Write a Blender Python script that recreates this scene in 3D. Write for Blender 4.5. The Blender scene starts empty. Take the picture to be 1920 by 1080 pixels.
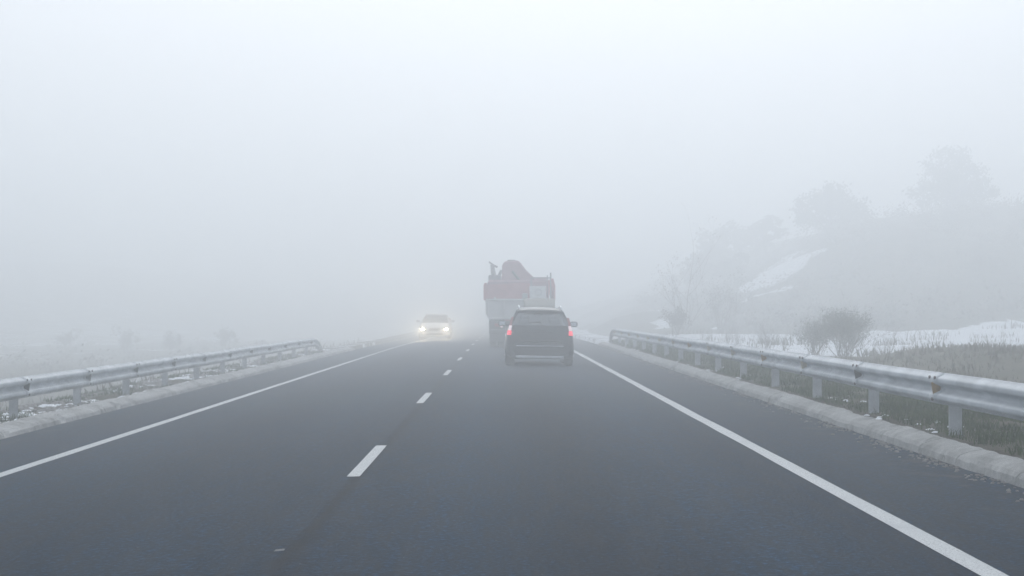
import bpy, math, random
from mathutils import Vector, noise
R = math.radians
rnd = random.Random(7)
sc = bpy.context.scene
C = bpy.context.collection

# ------------------------------------------------------------------ helpers
class MB:
    def __init__(s): s.v = []; s.f = []; s.mi = []; s.att = []
    def poly(s, pts, m=0):
        n = len(s.v); s.v += [tuple(p) for p in pts]; s.f.append(tuple(range(n, n + len(pts)))); s.mi.append(m)
    def box(s, c, d, rz=0, taper=1.0, m=0, bev=0.0):
        cx, cy, cz = c; w, l, h = d[0] / 2, d[1] / 2, d[2] / 2
        if bev > 0:
            b = min(bev, w * .8, l * .8, h * .8)
            rings = []
            for zz, ins in ((-h, b), (-h + b, 0), (h - b, 0), (h, b)):
                k = taper if zz > 0 else 1
                ww, ll = w * k - ins, l * k - ins
                e = b * .6 if ins == 0 else 0
                rings.append([(-ww + e, -ll, zz), (ww - e, -ll, zz), (ww, -ll + e, zz), (ww, ll - e, zz), (ww - e, ll, zz), (-ww + e, ll, zz), (-ww, ll - e, zz), (-ww, -ll + e, zz)])
            cs, sn = math.cos(rz), math.sin(rz)
            rings = [[(cx + x * cs - y * sn, cy + x * sn + y * cs, cz + z) for x, y, z in r] for r in rings]
            s.loft(rings, m, True); return
        P = []
        for z, k in ((-h, 1), (h, taper)):
            for x, y in ((-w, -l), (w, -l), (w, l), (-w, l)):
                x *= k; y *= k
                P.append((cx + x * math.cos(rz) - y * math.sin(rz), cy + x * math.sin(rz) + y * math.cos(rz), cz + z))
        n = len(s.v); s.v += P
        for f in ((3, 2, 1, 0), (4, 5, 6, 7), (0, 1, 5, 4), (1, 2, 6, 5), (2, 3, 7, 6), (3, 0, 4, 7)):
            s.f.append(tuple(n + i for i in f)); s.mi.append(m)
    def loft(s, rings, m=0, cap=True, closed=True):
        n0 = len(s.v); k = len(rings[0])
        for r in rings: s.v += [tuple(p) for p in r]
        for i in range(len(rings) - 1):
            for j in range(k if closed else k - 1):
                a = n0 + i * k + j; b = n0 + i * k + (j + 1) % k
                s.f.append((a, b, b + k, a + k)); s.mi.append(m)
        if cap:
            s.f.append(tuple(n0 + j for j in reversed(range(k)))); s.mi.append(m)
            e = n0 + (len(rings) - 1) * k
            s.f.append(tuple(e + j for j in range(k))); s.mi.append(m)
    def tube(s, pts, rad, n=8, m=0, cap=True):
        rings = []
        P = [Vector(p) for p in pts]
        for i, p in enumerate(P):
            d = (P[min(i + 1, len(P) - 1)] - P[max(i - 1, 0)]).normalized()
            a = d.cross(Vector((0, 0, 1)))
            if a.length < 1e-3: a = Vector((1, 0, 0))
            a.normalize(); b = a.cross(d)
            r = rad[i] if isinstance(rad, (list, tuple)) else rad
            rings.append([p + a * r * math.cos(2 * math.pi * q / n) + b * r * math.sin(2 * math.pi * q / n) for q in range(n)])
        s.loft(rings, m, cap)
    def lathe_x(s, c, prof, n=28, m=0):           # prof: (x offset, radius), revolved about the x axis
        cx, cy, cz = c
        rings = [[(cx + x, cy + r * math.cos(2 * math.pi * q / n), cz + r * math.sin(2 * math.pi * q / n)) for q in range(n)] for x, r in prof]
        s.loft(rings, m, True)
    def prism(s, pts, axis, a, b, m=0):           # outline extruded along x ('x': pts=(y,z)) or y ('y': pts=(x,z))
        f = (lambda p, t: (t, p[0], p[1])) if axis == 'x' else (lambda p, t: (p[0], t, p[1]))
        s.loft([[f(p, a) for p in pts], [f(p, b) for p in pts]], m, True)
    def mesh(s, name, mats, smooth=False):
        me = bpy.data.meshes.new(name); me.from_pydata(s.v, [], s.f)
        for mt in (mats if isinstance(mats, (list, tuple)) else [mats]): me.materials.append(mt)
        me.polygons.foreach_set('material_index', s.mi)
        if smooth: me.polygons.foreach_set('use_smooth', [True] * len(s.f))
        me.update(); return me
    def build(s, name, mats, parent=None, smooth=False, loc=None):
        o = bpy.data.objects.new(name, s.mesh(name, mats, smooth)); C.objects.link(o)
        if parent: o.parent = parent
        if loc: o.location = loc
        return o

def fix_normals(o):
    import bmesh
    b = bmesh.new(); b.from_mesh(o.data); bmesh.ops.recalc_face_normals(b, faces=b.faces); b.to_mesh(o.data); b.free(); return o
def soft(o, w=.01, seg=2, ang=30):
    fix_normals(o)
    md = o.modifiers.new('bevel', 'BEVEL'); md.width = w; md.segments = seg; md.limit_method = 'ANGLE'; md.angle_limit = R(ang)
    return o
def tag(o, label=None, cat=None, group=None, kind=None):
    if label: o['label'] = label
    if cat: o['category'] = cat
    if group: o['group'] = group
    if kind: o['kind'] = kind
    return o
def empty(name, loc, rz=0):
    o = bpy.data.objects.new(name, None); C.objects.link(o); o.location = loc; o.rotation_euler = (0, 0, rz); o.empty_display_size = .2
    return o
def copy_tree(o, parent=None):
    c = o.copy(); C.objects.link(c)
    if parent: c.parent = parent
    for ch in list(o.children): copy_tree(ch, c)
    return c
def sm(t): t = max(0., min(1., t)); return t * t * (3 - 2 * t)
def nz(x, y, z=0): return noise.noise(Vector((x, y, z)))

# ------------------------------------------------------------------ materials
def mat(name, col, rough=.6, metal=0, var=.0, scale=8, bump=0, bscale=40, spec=.5, coat=0, col2=None, coord='Object', emis=None, estr=0):
    m = bpy.data.materials.new(name); m.use_nodes = True; nt = m.node_tree; N = nt.nodes; L = nt.links
    b = N['Principled BSDF']; b.inputs['Roughness'].default_value = rough; b.inputs['Metallic'].default_value = metal
    b.inputs['Specular IOR Level'].default_value = spec; b.inputs['Coat Weight'].default_value = coat
    b.inputs['Base Color'].default_value = (*col, 1)
    tc = N.new('ShaderNodeTexCoord')
    if var or col2:
        n = N.new('ShaderNodeTexNoise'); n.inputs['Scale'].default_value = scale; n.inputs['Detail'].default_value = 7; n.inputs['Roughness'].default_value = .62
        L.new(tc.outputs[coord], n.inputs['Vector'])
        r = N.new('ShaderNodeValToRGB'); r.color_ramp.elements[0].position = .32; r.color_ramp.elements[1].position = .68
        c2 = col2 or tuple(min(1, c * (1 + var)) for c in col); c1 = col if col2 else tuple(c * (1 - var) for c in col)
        r.color_ramp.elements[0].color = (*c1, 1); r.color_ramp.elements[1].color = (*c2, 1)
        L.new(n.outputs['Fac'], r.inputs['Fac']); L.new(r.outputs['Color'], b.inputs['Base Color'])
    if bump:
        n2 = N.new('ShaderNodeTexNoise'); n2.inputs['Scale'].default_value = bscale; n2.inputs['Detail'].default_value = 5
        L.new(tc.outputs[coord], n2.inputs['Vector'])
        bp = N.new('ShaderNodeBump'); bp.inputs['Strength'].default_value = bump; bp.inputs['Distance'].default_value = .02
        L.new(n2.outputs['Fac'], bp.inputs['Height']); L.new(bp.outputs['Normal'], b.inputs['Normal'])
    if emis: b.inputs['Emission Color'].default_value = (*emis, 1); b.inputs['Emission Strength'].default_value = estr
    return m

M = {}
M['zinc'] = mat('galvanised_steel', (.40, .43, .44), .65, .05, col2=(.68, .71, .73), scale=1.6, bump=.15, bscale=60)
M['post'] = mat('post_steel', (.33, .35, .36), .65, .05, col2=(.47, .49, .50), scale=6, bump=.15)
M['bolt'] = mat('bolt_steel', (.12, .10, .09), .6, .6, var=.2)
M['amber'] = mat('aged_amber_reflector', (.36, .23, .08), .35, 0, var=.25, scale=30)
M['cream'] = mat('faded_cream_reflector', (.50, .45, .33), .4, 0, var=.2, scale=30)
M['dullgrey'] = mat('dirty_grey_reflector', (.10, .10, .09), .5, 0, var=.3, scale=30)
M['tyre'] = mat('tyre_rubber', (.02, .02, .021), .8, 0, var=.3, bump=.2)
M['rim'] = mat('wheel_alloy', (.35, .36, .37), .4, .8, var=.1)
M['black_paint'] = mat('dark_blue_grey_paint', (.012, .016, .022), .38, 0, spec=.3, coat=.12, var=.25, scale=2.5)
M['trim'] = mat('dark_plastic', (.025, .026, .028), .6, 0, var=.2, scale=20)
M['chrome'] = mat('satin_chrome', (.62, .65, .68), .28, .9, var=.05)
M['silver_trim'] = mat('silver_skid_plate', (.50, .52, .54), .45, .3, var=.1)
M['light_paint'] = mat('pale_silver_paint', (.40, .41, .42), .5, .0, coat=.1, var=.05, scale=3)
M['seat'] = mat('seat_fabric', (.10, .10, .11), .9, 0, var=.2)
M['cabin'] = mat('cabin_lining', (.14, .14, .15), .85, 0, var=.1)
M['red_lamp'] = mat('red_tail_lens', (.22, .015, .025), .25, 0, var=.1, scale=30, emis=(1, .05, .09), estr=.03)
M['red_glow'] = mat('lit_tail_lamp', (.8, .05, .06), .25, 0, var=.1, emis=(1, .08, .13), estr=1.1)
M['red_dark'] = mat('unlit_red_lens', (.30, .02, .03), .25, 0, var=.1, scale=30)
M['clear_lamp'] = mat('lit_clear_lens', (.6, .56, .57), .2, 0, var=.05, emis=(1, .75, .78), estr=.55)
M['head_lamp'] = mat('lit_headlamp', (.9, .9, .9), .2, 0, var=.02, emis=(1, .93, .72), estr=42)
M['plate'] = mat('number_plate_white', (.55, .56, .55), .5, 0, var=.08)
M['truck_grey'] = mat('weathered_grey_tipper', (.56, .56, .54), .6, 0, col2=(.68, .67, .64), scale=2.2, bump=.15)
M['truck_red'] = mat('faded_red_panels', (.40, .13, .15), .65, 0, col2=(.52, .21, .23), scale=2.5, bump=.15)
M['truck_cab'] = mat('red_cab_paint', (.34, .12, .14), .5, 0, var=.15)
M['steel_dark'] = mat('dark_chassis_steel', (.03, .032, .035), .7, 0, var=.3)
M['machine_dark'] = mat('maroon_machine_cover', (.30, .14, .18), .7, 0, col2=(.40, .22, .25), scale=3, bump=.2)
M['machine_grey'] = mat('machine_frame_grey', (.20, .20, .22), .6, 0, var=.3)
M['white_board'] = mat('white_marker_board', (.72, .72, .70), .5, 0, var=.08, scale=6)
M['white_frame'] = mat('board_frame', (.35, .33, .33), .5, 0, var=.1)
M['canvas'] = mat('beige_canvas', (.46, .42, .34), .8, 0, var=.12, scale=3, bump=.3)
M['bark'] = mat('bark', (.05, .04, .032), .9, 0, col2=(.10, .08, .065), scale=12, bump=.5)
M['pine_leaf'] = mat('pine_needles', (.025, .04, .022), .7, 0, col2=(.07, .09, .045), scale=.9)
M['winter_leaf'] = mat('winter_scrub_leaf', (.05, .05, .03), .8, 0, col2=(.12, .10, .07), scale=1.4)
M['bush_leaf'] = mat('grey_green_leaf', (.09, .11, .09), .8, 0, col2=(.19, .21, .17), scale=3)
M['twig'] = mat('dry_twig', (.085, .07, .055), .85, 0, col2=(.16, .13, .10), scale=6)
M['frost_twig'] = mat('frosted_twig', (.20, .19, .17), .85, 0, col2=(.5, .5, .5), scale=9)
M['dry_grass'] = mat('dry_grass', (.075, .065, .045), .9, 0, spec=.15, col2=(.17, .15, .105), scale=2.2, coord='Object')
M['grass'] = mat('verge_grass', (.018, .048, .006), .85, 0, spec=.15, col2=(.085, .115, .026), scale=1.3, coord='Object')
M['snow'] = mat('old_snow', (.74, .77, .80), .55, 0, col2=(.86, .88, .90), scale=14, bump=.4)
M['stone'] = mat('verge_pebble', (.14, .13, .12), .85, 0, col2=(.34, .32, .30), scale=5, bump=.4)
M['worn_paint'] = mat('worn_paint', (.16, .17, .17), .8, 0, var=.4, scale=40)

def glass(name, tint, rough, trans):
    m = bpy.data.materials.new(name); m.use_nodes = True; nt = m.node_tree; N = nt.nodes; L = nt.links; N.clear()
    o = N.new('ShaderNodeOutputMaterial'); t = N.new('ShaderNodeBsdfTransparent'); g = N.new('ShaderNodeBsdfGlossy'); mx = N.new('ShaderNodeMixShader'); fr = N.new('ShaderNodeFresnel')
    t.inputs[0].default_value = (*tint, 1); g.inputs['Roughness'].default_value = rough; g.inputs[0].default_value = (1, 1, 1, 1); fr.inputs[0].default_value = 1.5
    L.new(fr.outputs[0], mx.inputs[0]); L.new(t.outputs[0], mx.inputs[1]); L.new(g.outputs[0], mx.inputs[2]); L.new(mx.outputs[0], o.inputs[0])
    return m
M['glass'] = glass('tinted_glass', (.78, .81, .83), .06, .5)
M['mirror'] = mat('mirror_glass', (.7, .72, .74), .08, 1)

def math_node(N, L, op, a, b=None, c=None):
    n = N.new('ShaderNodeMath'); n.operation = op
    for i, x in enumerate((a, b, c)):
        if x is None: continue
        if isinstance(x, (int, float)): n.inputs[i].default_value = x
        else: L.new(x, n.inputs[i])
    return n.outputs[0]
def noise_node(N, L, vec, scale, detail=5, rough=.6, sx=1, sy=1):
    mp = N.new('ShaderNodeMapping'); mp.inputs['Scale'].default_value = (sx, sy, 1); L.new(vec, mp.inputs['Vector'])
    n = N.new('ShaderNodeTexNoise'); n.inputs['Scale'].default_value = scale; n.inputs['Detail'].default_value = detail; n.inputs['Roughness'].default_value = rough
    L.new(mp.outputs[0], n.inputs['Vector']); return n.outputs['Fac']
def ramp_node(N, L, fac, stops):
    r = N.new('ShaderNodeValToRGB'); e = r.color_ramp.elements
    e[0].position, e[1].position = stops[0][0], stops[-1][0]; e[0].color = (*stops[0][1], 1); e[1].color = (*stops[-1][1], 1)
    for p, c in stops[1:-1]: q = e.new(p); q.color = (*c, 1)
    L.new(fac, r.inputs['Fac']); return r.outputs['Color']
def mix_node(N, L, fac, a, b, mode='MIX'):
    m = N.new('ShaderNodeMix'); m.data_type = 'RGBA'; m.blend_type = mode
    for i, x in ((0, fac), (6, a), (7, b)):
        if isinstance(x, (int, float)): m.inputs[i].default_value = x
        elif isinstance(x, tuple): m.inputs[i].default_value = (*x, 1)
        else: L.new(x, m.inputs[i])
    return m.outputs[2]

SEAM = -1.135
def asphalt():
    m = bpy.data.materials.new('worn_asphalt'); m.use_nodes = True; nt = m.node_tree; N = nt.nodes; L = nt.links; b = N['Principled BSDF']
    tc = N.new('ShaderNodeTexCoord').outputs['Object']; sp = N.new('ShaderNodeSeparateXYZ'); L.new(tc, sp.inputs[0]); X = sp.outputs[0]
    big = noise_node(N, L, tc, .35, 4, .6, 1.6, .25)
    mid = noise_node(N, L, tc, 3.0, 6, .7, 3.0, .35)
    fine = noise_node(N, L, tc, 28, 4, .75)
    col = ramp_node(N, L, big, [(.3, (.004, .017, .034)), (.7, (.009, .029, .052))])
    col = mix_node(N, L, .85, col, ramp_node(N, L, mid, [(.3, (.45, .45, .45)), (.72, (1.5, 1.5, 1.5))]), 'MULTIPLY')
    col = mix_node(N, L, .8, col, ramp_node(N, L, fine, [(.40, (.3, .3, .3)), (.52, (.8, .8, .8)), (.66, (3.2, 3.2, 3.2))]), 'MULTIPLY')
    # pale sparse aggregate
    vo = N.new('ShaderNodeTexVoronoi'); vo.inputs['Scale'].default_value = 16; L.new(tc, vo.inputs['Vector'])
    chip = math_node(N, L, 'LESS_THAN', vo.outputs['Distance'], .10)
    pick = math_node(N, L, 'GREATER_THAN', noise_node(N, L, tc, 7, 2, .5), .62)
    col = mix_node(N, L, math_node(N, L, 'MULTIPLY', math_node(N, L, 'MULTIPLY', chip, pick), .7), col, (.20, .20, .20))
    # wheel tracks polished and lighter, oil strip down the middle of the lane darker
    def band(c, w):
        d = math_node(N, L, 'ABSOLUTE', math_node(N, L, 'SUBTRACT', X, c)); return math_node(N, L, 'SUBTRACT', 1, math_node(N, L, 'SMOOTHSTEP', d, 0, w) if False else math_node(N, L, 'MINIMUM', math_node(N, L, 'DIVIDE', d, w), 1))
    for c, w, k, cc in ((.52, .42, .55, (.45, .46, .48)), (-2.9, .5, .25, (.6, .6, .62)), (-.35, .5, .35, (2.1, 2.1, 2.1)), (1.55, .55, .35, (2.1, 2.1, 2.1)), (-2.0, .45, .2, (1.8, 1.8, 1.8)), (-3.9, .45, .2, (1.8, 1.8, 1.8))):
        f = math_node(N, L, 'MULTIPLY', band(c, w), k)
        col = mix_node(N, L, f, col, mix_node(N, L, 1.0, col, cc, 'MULTIPLY'))
    # longitudinal paving joint, broken up
    wob = math_node(N, L, 'MULTIPLY', math_node(N, L, 'SUBTRACT', noise_node(N, L, tc, 1.2, 3, .6, 0, 1), .5), .07)
    d = math_node(N, L, 'ABSOLUTE', math_node(N, L, 'SUBTRACT', math_node(N, L, 'ADD', X, wob), SEAM))
    jt = math_node(N, L, 'SUBTRACT', 1, math_node(N, L, 'MINIMUM', math_node(N, L, 'DIVIDE', d, .085), 1))
    jt = math_node(N, L, 'MULTIPLY', jt, math_node(N, L, 'MINIMUM', math_node(N, L, 'MULTIPLY', noise_node(N, L, tc, 4, 4, .7), 1.3), 1))
    col = mix_node(N, L, jt, col, (.002, .003, .004))
    # grit and silt in the shoulders
    e1 = math_node(N, L, 'SUBTRACT', X, 3.05); e2 = math_node(N, L, 'SUBTRACT', -5.6, X)
    e = math_node(N, L, 'MAXIMUM', e1, e2); e = math_node(N, L, 'MINIMUM', math_node(N, L, 'MAXIMUM', math_node(N, L, 'MULTIPLY', e, 1.4), 0), 1)
    e = math_node(N, L, 'MULTIPLY', e, math_node(N, L, 'GREATER_THAN', noise_node(N, L, tc, 2.4, 6, .75, 1, .5), .56))
    col = mix_node(N, L, math_node(N, L, 'MULTIPLY', e, .45), col, (.085, .078, .068))
    L.new(col, b.inputs['Base Color'])
    L.new(ramp_node(N, L, mid, [(.3, (.72,) * 3), (.7, (.92,) * 3)]), b.inputs['Roughness'])
    b.inputs['Specular IOR Level'].default_value = .10
    bp = N.new('ShaderNodeBump'); bp.inputs['Strength'].default_value = .9; bp.inputs['Distance'].default_value = .015; L.new(fine, bp.inputs['Height']); L.new(bp.outputs[0], b.inputs['Normal'])
    return m
def paintmat():
    m = bpy.data.materials.new('road_paint'); m.use_nodes = True; nt = m.node_tree; N = nt.nodes; L = nt.links; b = N['Principled BSDF']
    tc = N.new('ShaderNodeTexCoord').outputs['Object']
    n1 = noise_node(N, L, tc, 5, 6, .7, 1, .4); n2 = noise_node(N, L, tc, 60, 3, .7)
    col = ramp_node(N, L, n1, [(.3, (.42, .44, .44)), (.7, (.60, .62, .61))])
    wear = math_node(N, L, 'MULTIPLY', math_node(N, L, 'GREATER_THAN', math_node(N, L, 'ADD', n2, math_node(N, L, 'MULTIPLY', n1, .35)), .77), .7)
    col = mix_node(N, L, wear, col, (.09, .09, .09)); L.new(col, b.inputs['Base Color']); b.inputs['Roughness'].default_value = .7
    return m
M['asphalt'] = asphalt(); M['paint_white'] = paintmat()

def concrete():
    m = bpy.data.materials.new('kerb_concrete'); m.use_nodes = True; nt = m.node_tree; N = nt.nodes; L = nt.links; b = N['Principled BSDF']
    tc = N.new('ShaderNodeTexCoord').outputs['Object']
    n1 = noise_node(N, L, tc, 1.6, 7, .7, 1, .6); n2 = noise_node(N, L, tc, 9, 6, .7); n3 = noise_node(N, L, tc, 50, 3, .7)
    col = ramp_node(N, L, n1, [(.3, (.20, .20, .19)), (.5, (.36, .36, .345)), (.7, (.46, .46, .445))])
    col = mix_node(N, L, .5, col, ramp_node(N, L, n2, [(.3, (.5, .5, .5)), (.65, (1.3, 1.3, 1.3))]), 'MULTIPLY')
    sp = N.new('ShaderNodeSeparateXYZ'); L.new(tc, sp.inputs[0])
    # moss and damp stains in patches
    st = math_node(N, L, 'MULTIPLY', math_node(N, L, 'GREATER_THAN', noise_node(N, L, tc, 1.1, 5, .75, 1.5, 1), .60), .5)
    col = mix_node(N, L, st, col, (.075, .08, .06)); L.new(col, b.inputs['Base Color']); b.inputs['Roughness'].default_value = .88
    bp = N.new('ShaderNodeBump'); bp.inputs['Strength'].default_value = .7; bp.inputs['Distance'].default_value = .02; L.new(n2, bp.inputs['Height']); L.new(bp.outputs[0], b.inputs['Normal'])
    return m
M['kerb'] = concrete()

def soilmat():
    m = bpy.data.materials.new('winter_ground'); m.use_nodes = True; nt = m.node_tree; N = nt.nodes; L = nt.links; b = N['Principled BSDF']
    tc = N.new('ShaderNodeTexCoord').outputs['Object']
    n1 = noise_node(N, L, tc, .5, 7, .65); n2 = noise_node(N, L, tc, 6, 7, .7)
    col = ramp_node(N, L, n1, [(.3, (.055, .058, .03)), (.5, (.085, .078, .048)), (.7, (.13, .112, .082))])
    col = mix_node(N, L, .6, col, ramp_node(N, L, n2, [(.3, (.45, .45, .45)), (.68, (1.5, 1.5, 1.5))]), 'MULTIPLY')
    at = N.new('ShaderNodeAttribute'); at.attribute_name = 'snow'
    w = math_node(N, L, 'ADD', math_node(N, L, 'ADD', math_node(N, L, 'MULTIPLY', at.outputs['Fac'], 1.15), math_node(N, L, 'ADD', math_node(N, L, 'MULTIPLY', noise_node(N, L, tc, 1.3, 8, .75, 1, .7), .9), math_node(N, L, 'MULTIPLY', math_node(N, L, 'SUBTRACT', noise_node(N, L, tc, .28, 4, .6), .5), .7))), -1.0)
    s = math_node(N, L, 'MINIMUM', math_node(N, L, 'MAXIMUM', math_node(N, L, 'MULTIPLY', w, 7), 0), 1)
    snow = ramp_node(N, L, noise_node(N, L, tc, 2.5, 4, .6), [(.3, (.72, .75, .79)), (.7, (.86, .88, .90))])
    L.new(mix_node(N, L, s, col, snow), b.inputs['Base Color']); b.inputs['Roughness'].default_value = .9; b.inputs['Specular IOR Level'].default_value = .2
    bp = N.new('ShaderNodeBump'); bp.inputs['Strength'].default_value = .8; bp.inputs['Distance'].default_value = .08; L.new(n2, bp.inputs['Height']); L.new(bp.outputs[0], b.inputs['Normal'])
    return m
M['soil'] = soilmat()

# ------------------------------------------------------------------ ground shape
def drop(Y): return -.16 * sm((Y - 72) / 60)
def road_z(X, Y=0):
    return (-.015 * X if X > -1.18 else .0177 + .055 * (X + 1.18)) + drop(Y)
HILL = [(8, 0), (11, 1.1), (14, 1.7), (17, 2.4), (20, 3.6), (24, 5.6), (28, 7.3), (32, 8.1), (38, 8.7), (46, 9.4), (70, 11), (600, 13)]
def interp(T, x):
    if x <= T[0][0]: return T[0][1]
    for (a, u), (b, w) in zip(T, T[1:]):
        if x <= b: return u + (w - u) * (x - a) / (b - a)
    return T[-1][1]
RB, LB = 4.33, -6.52          # backs of the right and left kerbs
def terrain(X, Y):
    rz = road_z(max(min(X, RB), LB), Y)
    if LB + .08 < X < RB - .08: return rz - .35
    n = nz(X * .11, Y * .08) * .35 + nz(X * .5, Y * .4, 3) * .10 + nz(X * 1.7, Y * 1.3, 5) * .035
    if X > 0:
        d = X - RB
        z = rz + .17 + .02 * sm(d / .4) - .62 * sm((d - 1.1) / 2.6)
        k = sm((X - 5.3) / 3)
        field = -.10 + .0035 * max(0, Y - 55) + .036 * max(0, X - 12) * sm((Y - 60) / 30)
        z = z * (1 - sm((X - 6) / 3.0)) + field * sm((X - 6) / 3.0)
        # earth mound beyond the rail
        z += .55 * sm((X - 9.4) / 2.6) * sm((Y - 34) / 9) * (1 - sm((Y - 52) / 7)) * (1 - sm((X - 26) / 10))
        hill = interp(HILL, X + nz(Y * .03, 1.7) * 2.5) * sm((Y - 96 + nz(X * .12, 4) * 5) / 68)
        z += hill * (1 - .75 * sm((Y - 260) / 200)) + n * k * (1 + 1.6 * sm((Y - 100) / 30))
        return z
    d = LB - X
    z = rz + .12 - .07 * sm(d / .25)
    z += -1.65 * sm((d - .9) / 5.5) + n * sm((d - .7) / 3)
    z += 9 * sm((d - 20) / 50) * sm((Y - 190) / 110) + 3 * sm((d - 5) / 30) * sm((Y - 230) / 100)
    return z
SNOW = []      # filled below: (x, y, rx, ry, strength) elliptical drifts in metres
def snow_amt(X, Y):
    s = .12
    if X > 0:
        fx = sm((X - 7.2) / 1.5); fy = sm((Y - 56) / 6) * (1 - sm((Y - 96 - nz(X * .2, 9) * 9 - nz(X * .9, 2) * 4) / 5))
        s = max(s, .93 * fx * fy)
        m = sm((X - 9.4) / 1.5) * sm((Y - 34) / 9) * (1 - sm((Y - 52) / 7)); s *= (1 - .8 * m)
        if Y < 56: s = max(s, .22 if X > 6 else .05)
        if Y > 100: s = max(s, .10)
        if Y > 74 and X < 6.5: s = max(s, .62)
    else:
        d = LB - X
        s = .22 if d < 1.6 else .30
        if Y > 80: s = max(s, .42 + .25 * nz(X * .03, Y * .02, 8))
    for x, y, rx, ry, k, rot in SNOW:
        u, w = X - x, Y - y; c, q = math.cos(rot), math.sin(rot); a = (u * c + w * q) / rx; b = (-u * q + w * c) / ry
        r = math.sqrt(a * a + b * b) + nz(X * .35, Y * .25, 2) * .55 + nz(X * 1.1, Y * .6, 6) * .3
        s = max(s, k * (1 - sm((r - .35) / .85)))
    return s
SNOW += [(22.2, 147, 8.5, 3.6, .98, R(70)), (24.0, 160, 2.0, 4.0, 1.0, R(85)), (10.9, 128, .8, 9, 1.05, R(-3)), (13.0, 112, 1.0, 3, .8, 0), (19.6, 136, 3.5, 1.8, .95, R(60)),
         (11.8, 150, 1.2, 9, 1.0, R(-4)), (-46, 196, 9, 8, 1.0, 0), (-28, 160, 4, 5, .9, 0)]

def axis(pieces):
    out = []
    for a, b, st in pieces:
        n = max(1, round((b - a) / st)); out += [a + (b - a) * i / n for i in range(n)]
    return out + [pieces[-1][1]]
xs = axis([(-700, -150, 40), (-150, -60, 6), (-60, -24, 2), (-24, -10, .8), (-10, LB, .3), (LB, LB + .10, .10), (LB + .10, RB - .10, 1.2), (RB - .10, RB, .10), (RB, 8, .3), (8, 45, .7), (45, 90, 3), (90, 200, 12), (200, 700, 50)])
ys = axis([(-60, 0, 4), (0, 60, .6), (60, 110, 1.0), (110, 185, 1.4), (185, 320, 5), (320, 900, 40)])
g = MB(); att = []
for Y in ys:
    for X in xs: g.v.append((X, Y, terrain(X, Y))); att.append(snow_amt(X, Y))
W = len(xs)
for j in range(len(ys) - 1):
    for i in range(W - 1):
        a = j * W + i; g.f.append((a, a + 1, a + 1 + W, a + W)); g.mi.append(0)
go = g.build('ground', M['soil'], smooth=True); tag(go, kind='structure')
at = go.data.attributes.new('snow', 'FLOAT', 'POINT'); at.data.foreach_set('value', att)

# road sheet
KR, KL = 4.06, -6.20
ry = axis([(-60, 60, 6), (60, 160, 3), (160, 700, 20)])
rx = [KL - .1, -5.6, -4.55, -3, -1.18, 0, 1.3, 2.52, 3.2, KR + .1]
m = MB()
for Y in ry:
    for X in rx: m.v.append((X, Y, road_z(X, Y)))
for j in range(len(ry) - 1):
    for i in range(len(rx) - 1):
        a = j * len(rx) + i; m.f.append((a, a + 1, a + 1 + len(rx), a + len(rx))); m.mi.append(0)
tag(m.build('road', M['asphalt']), kind='structure')
def strip(name, x, w, spans, jag=0):
    m = MB()
    for a, b in spans:
        n = max(1, int((b - a) / 1.5)); L_ = []
        for i in range(n + 1):
            Y = a + (b - a) * i / n
            wl = w / 2 + nz(Y * 2.1, x, 1) * jag; wr = w / 2 + nz(Y * 2.3, x, 7) * jag
            L_.append(((x - wl, Y, road_z(x - wl, Y) + .004), (x + wr, Y, road_z(x + wr, Y) + .004)))
        for p, q in zip(L_, L_[1:]): m.poly([p[0], p[1], q[1], q[0]])
    return tag(m.build(name, M['paint_white']), kind='structure')
strip('edge_line', 2.52, .15, [(-30, 400)], .011)
strip('edge_line', -4.55, .15, [(-30, 400)], .011)
strip('lane_marking', -1.17, .103, [(2.9 - 11.85, 6.4 - 11.85), (2.9, 6.3)] + [(14.72 + 11.9 * i, 18.15 + 11.9 * i) for i in range(24)], .004)
m = MB(); m.poly([(-1.235, 10.12, road_z(-1.235) + .004), (-1.18, 10.13, road_z(-1.18) + .004), (-1.182, 10.21, road_z(-1.18) + .004), (-1.232, 10.20, road_z(-1.232) + .004)])
tag(m.build('worn_marking', M['worn_paint']), kind='structure')

# kerbs, cast in place, chipped
def kerb(side, x0, y0, y1, name='kerb'):
    m = MB(); prof = [(-.02, -.2), (0, .0), (.02, .075), (.07, .115), (.2, .15), (.40, .18), (.44, .165), (.45, -.2)]
    rings = []; Y = y0; S = []
    while Y <= y1: S.append((Y, 0)); Y += .08 if Y < 40 else .3
    jn = y0 + 1.0; q = 0
    while jn < min(y1 - 1, 60):
        S = [t for t in S if abs(t[0] - jn) > .05] + [(jn - .02, 0), (jn - .008, 1), (jn + .008, 1), (jn + .02, 0)]; q += 1
        jn += 1.9 + .9 * nz(jn * 3.1, side * 4, 2)
    S.sort()
    for Y, jt in S:
        r = []; seg = math.floor(Y - y0 - 1.0); off = (nz(seg * 3.7, side * 2.2, 4) * .018, nz(seg * 5.1, side * 1.2, 9) * .014)
        for k, (dx, dz) in enumerate(prof):
            w = 0 if k in (0, 7) else 1
            ch = w * (nz(Y * .5, k * .1, side * 9) * .014 + nz(Y * 5, k * 1.3, side * 3) * .013 + nz(Y * 13, k * 2.1, side * 3) * .006)
            hole = max(0, nz(Y * 1.6, side * 5, 2) - .30) * .22 if k in (2, 3) else 0
            gap = .020 * w if jt and k not in (1,) else 0
            gx = dx * (.28 if side > 0 else .33) / .45
            r.append((x0 + side * (gx + ch + hole + gap * .8 + off[0] * w), Y, road_z(x0, Y) + dz * (.84 if side > 0 else .76) + ((ch * .5 - hole * .8 - gap + off[1]) if w and k != 1 else 0)))
        rings.append(r)
    m.loft(rings, cap=True)
    return fix_normals(m.build(name, M['kerb']))
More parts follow.
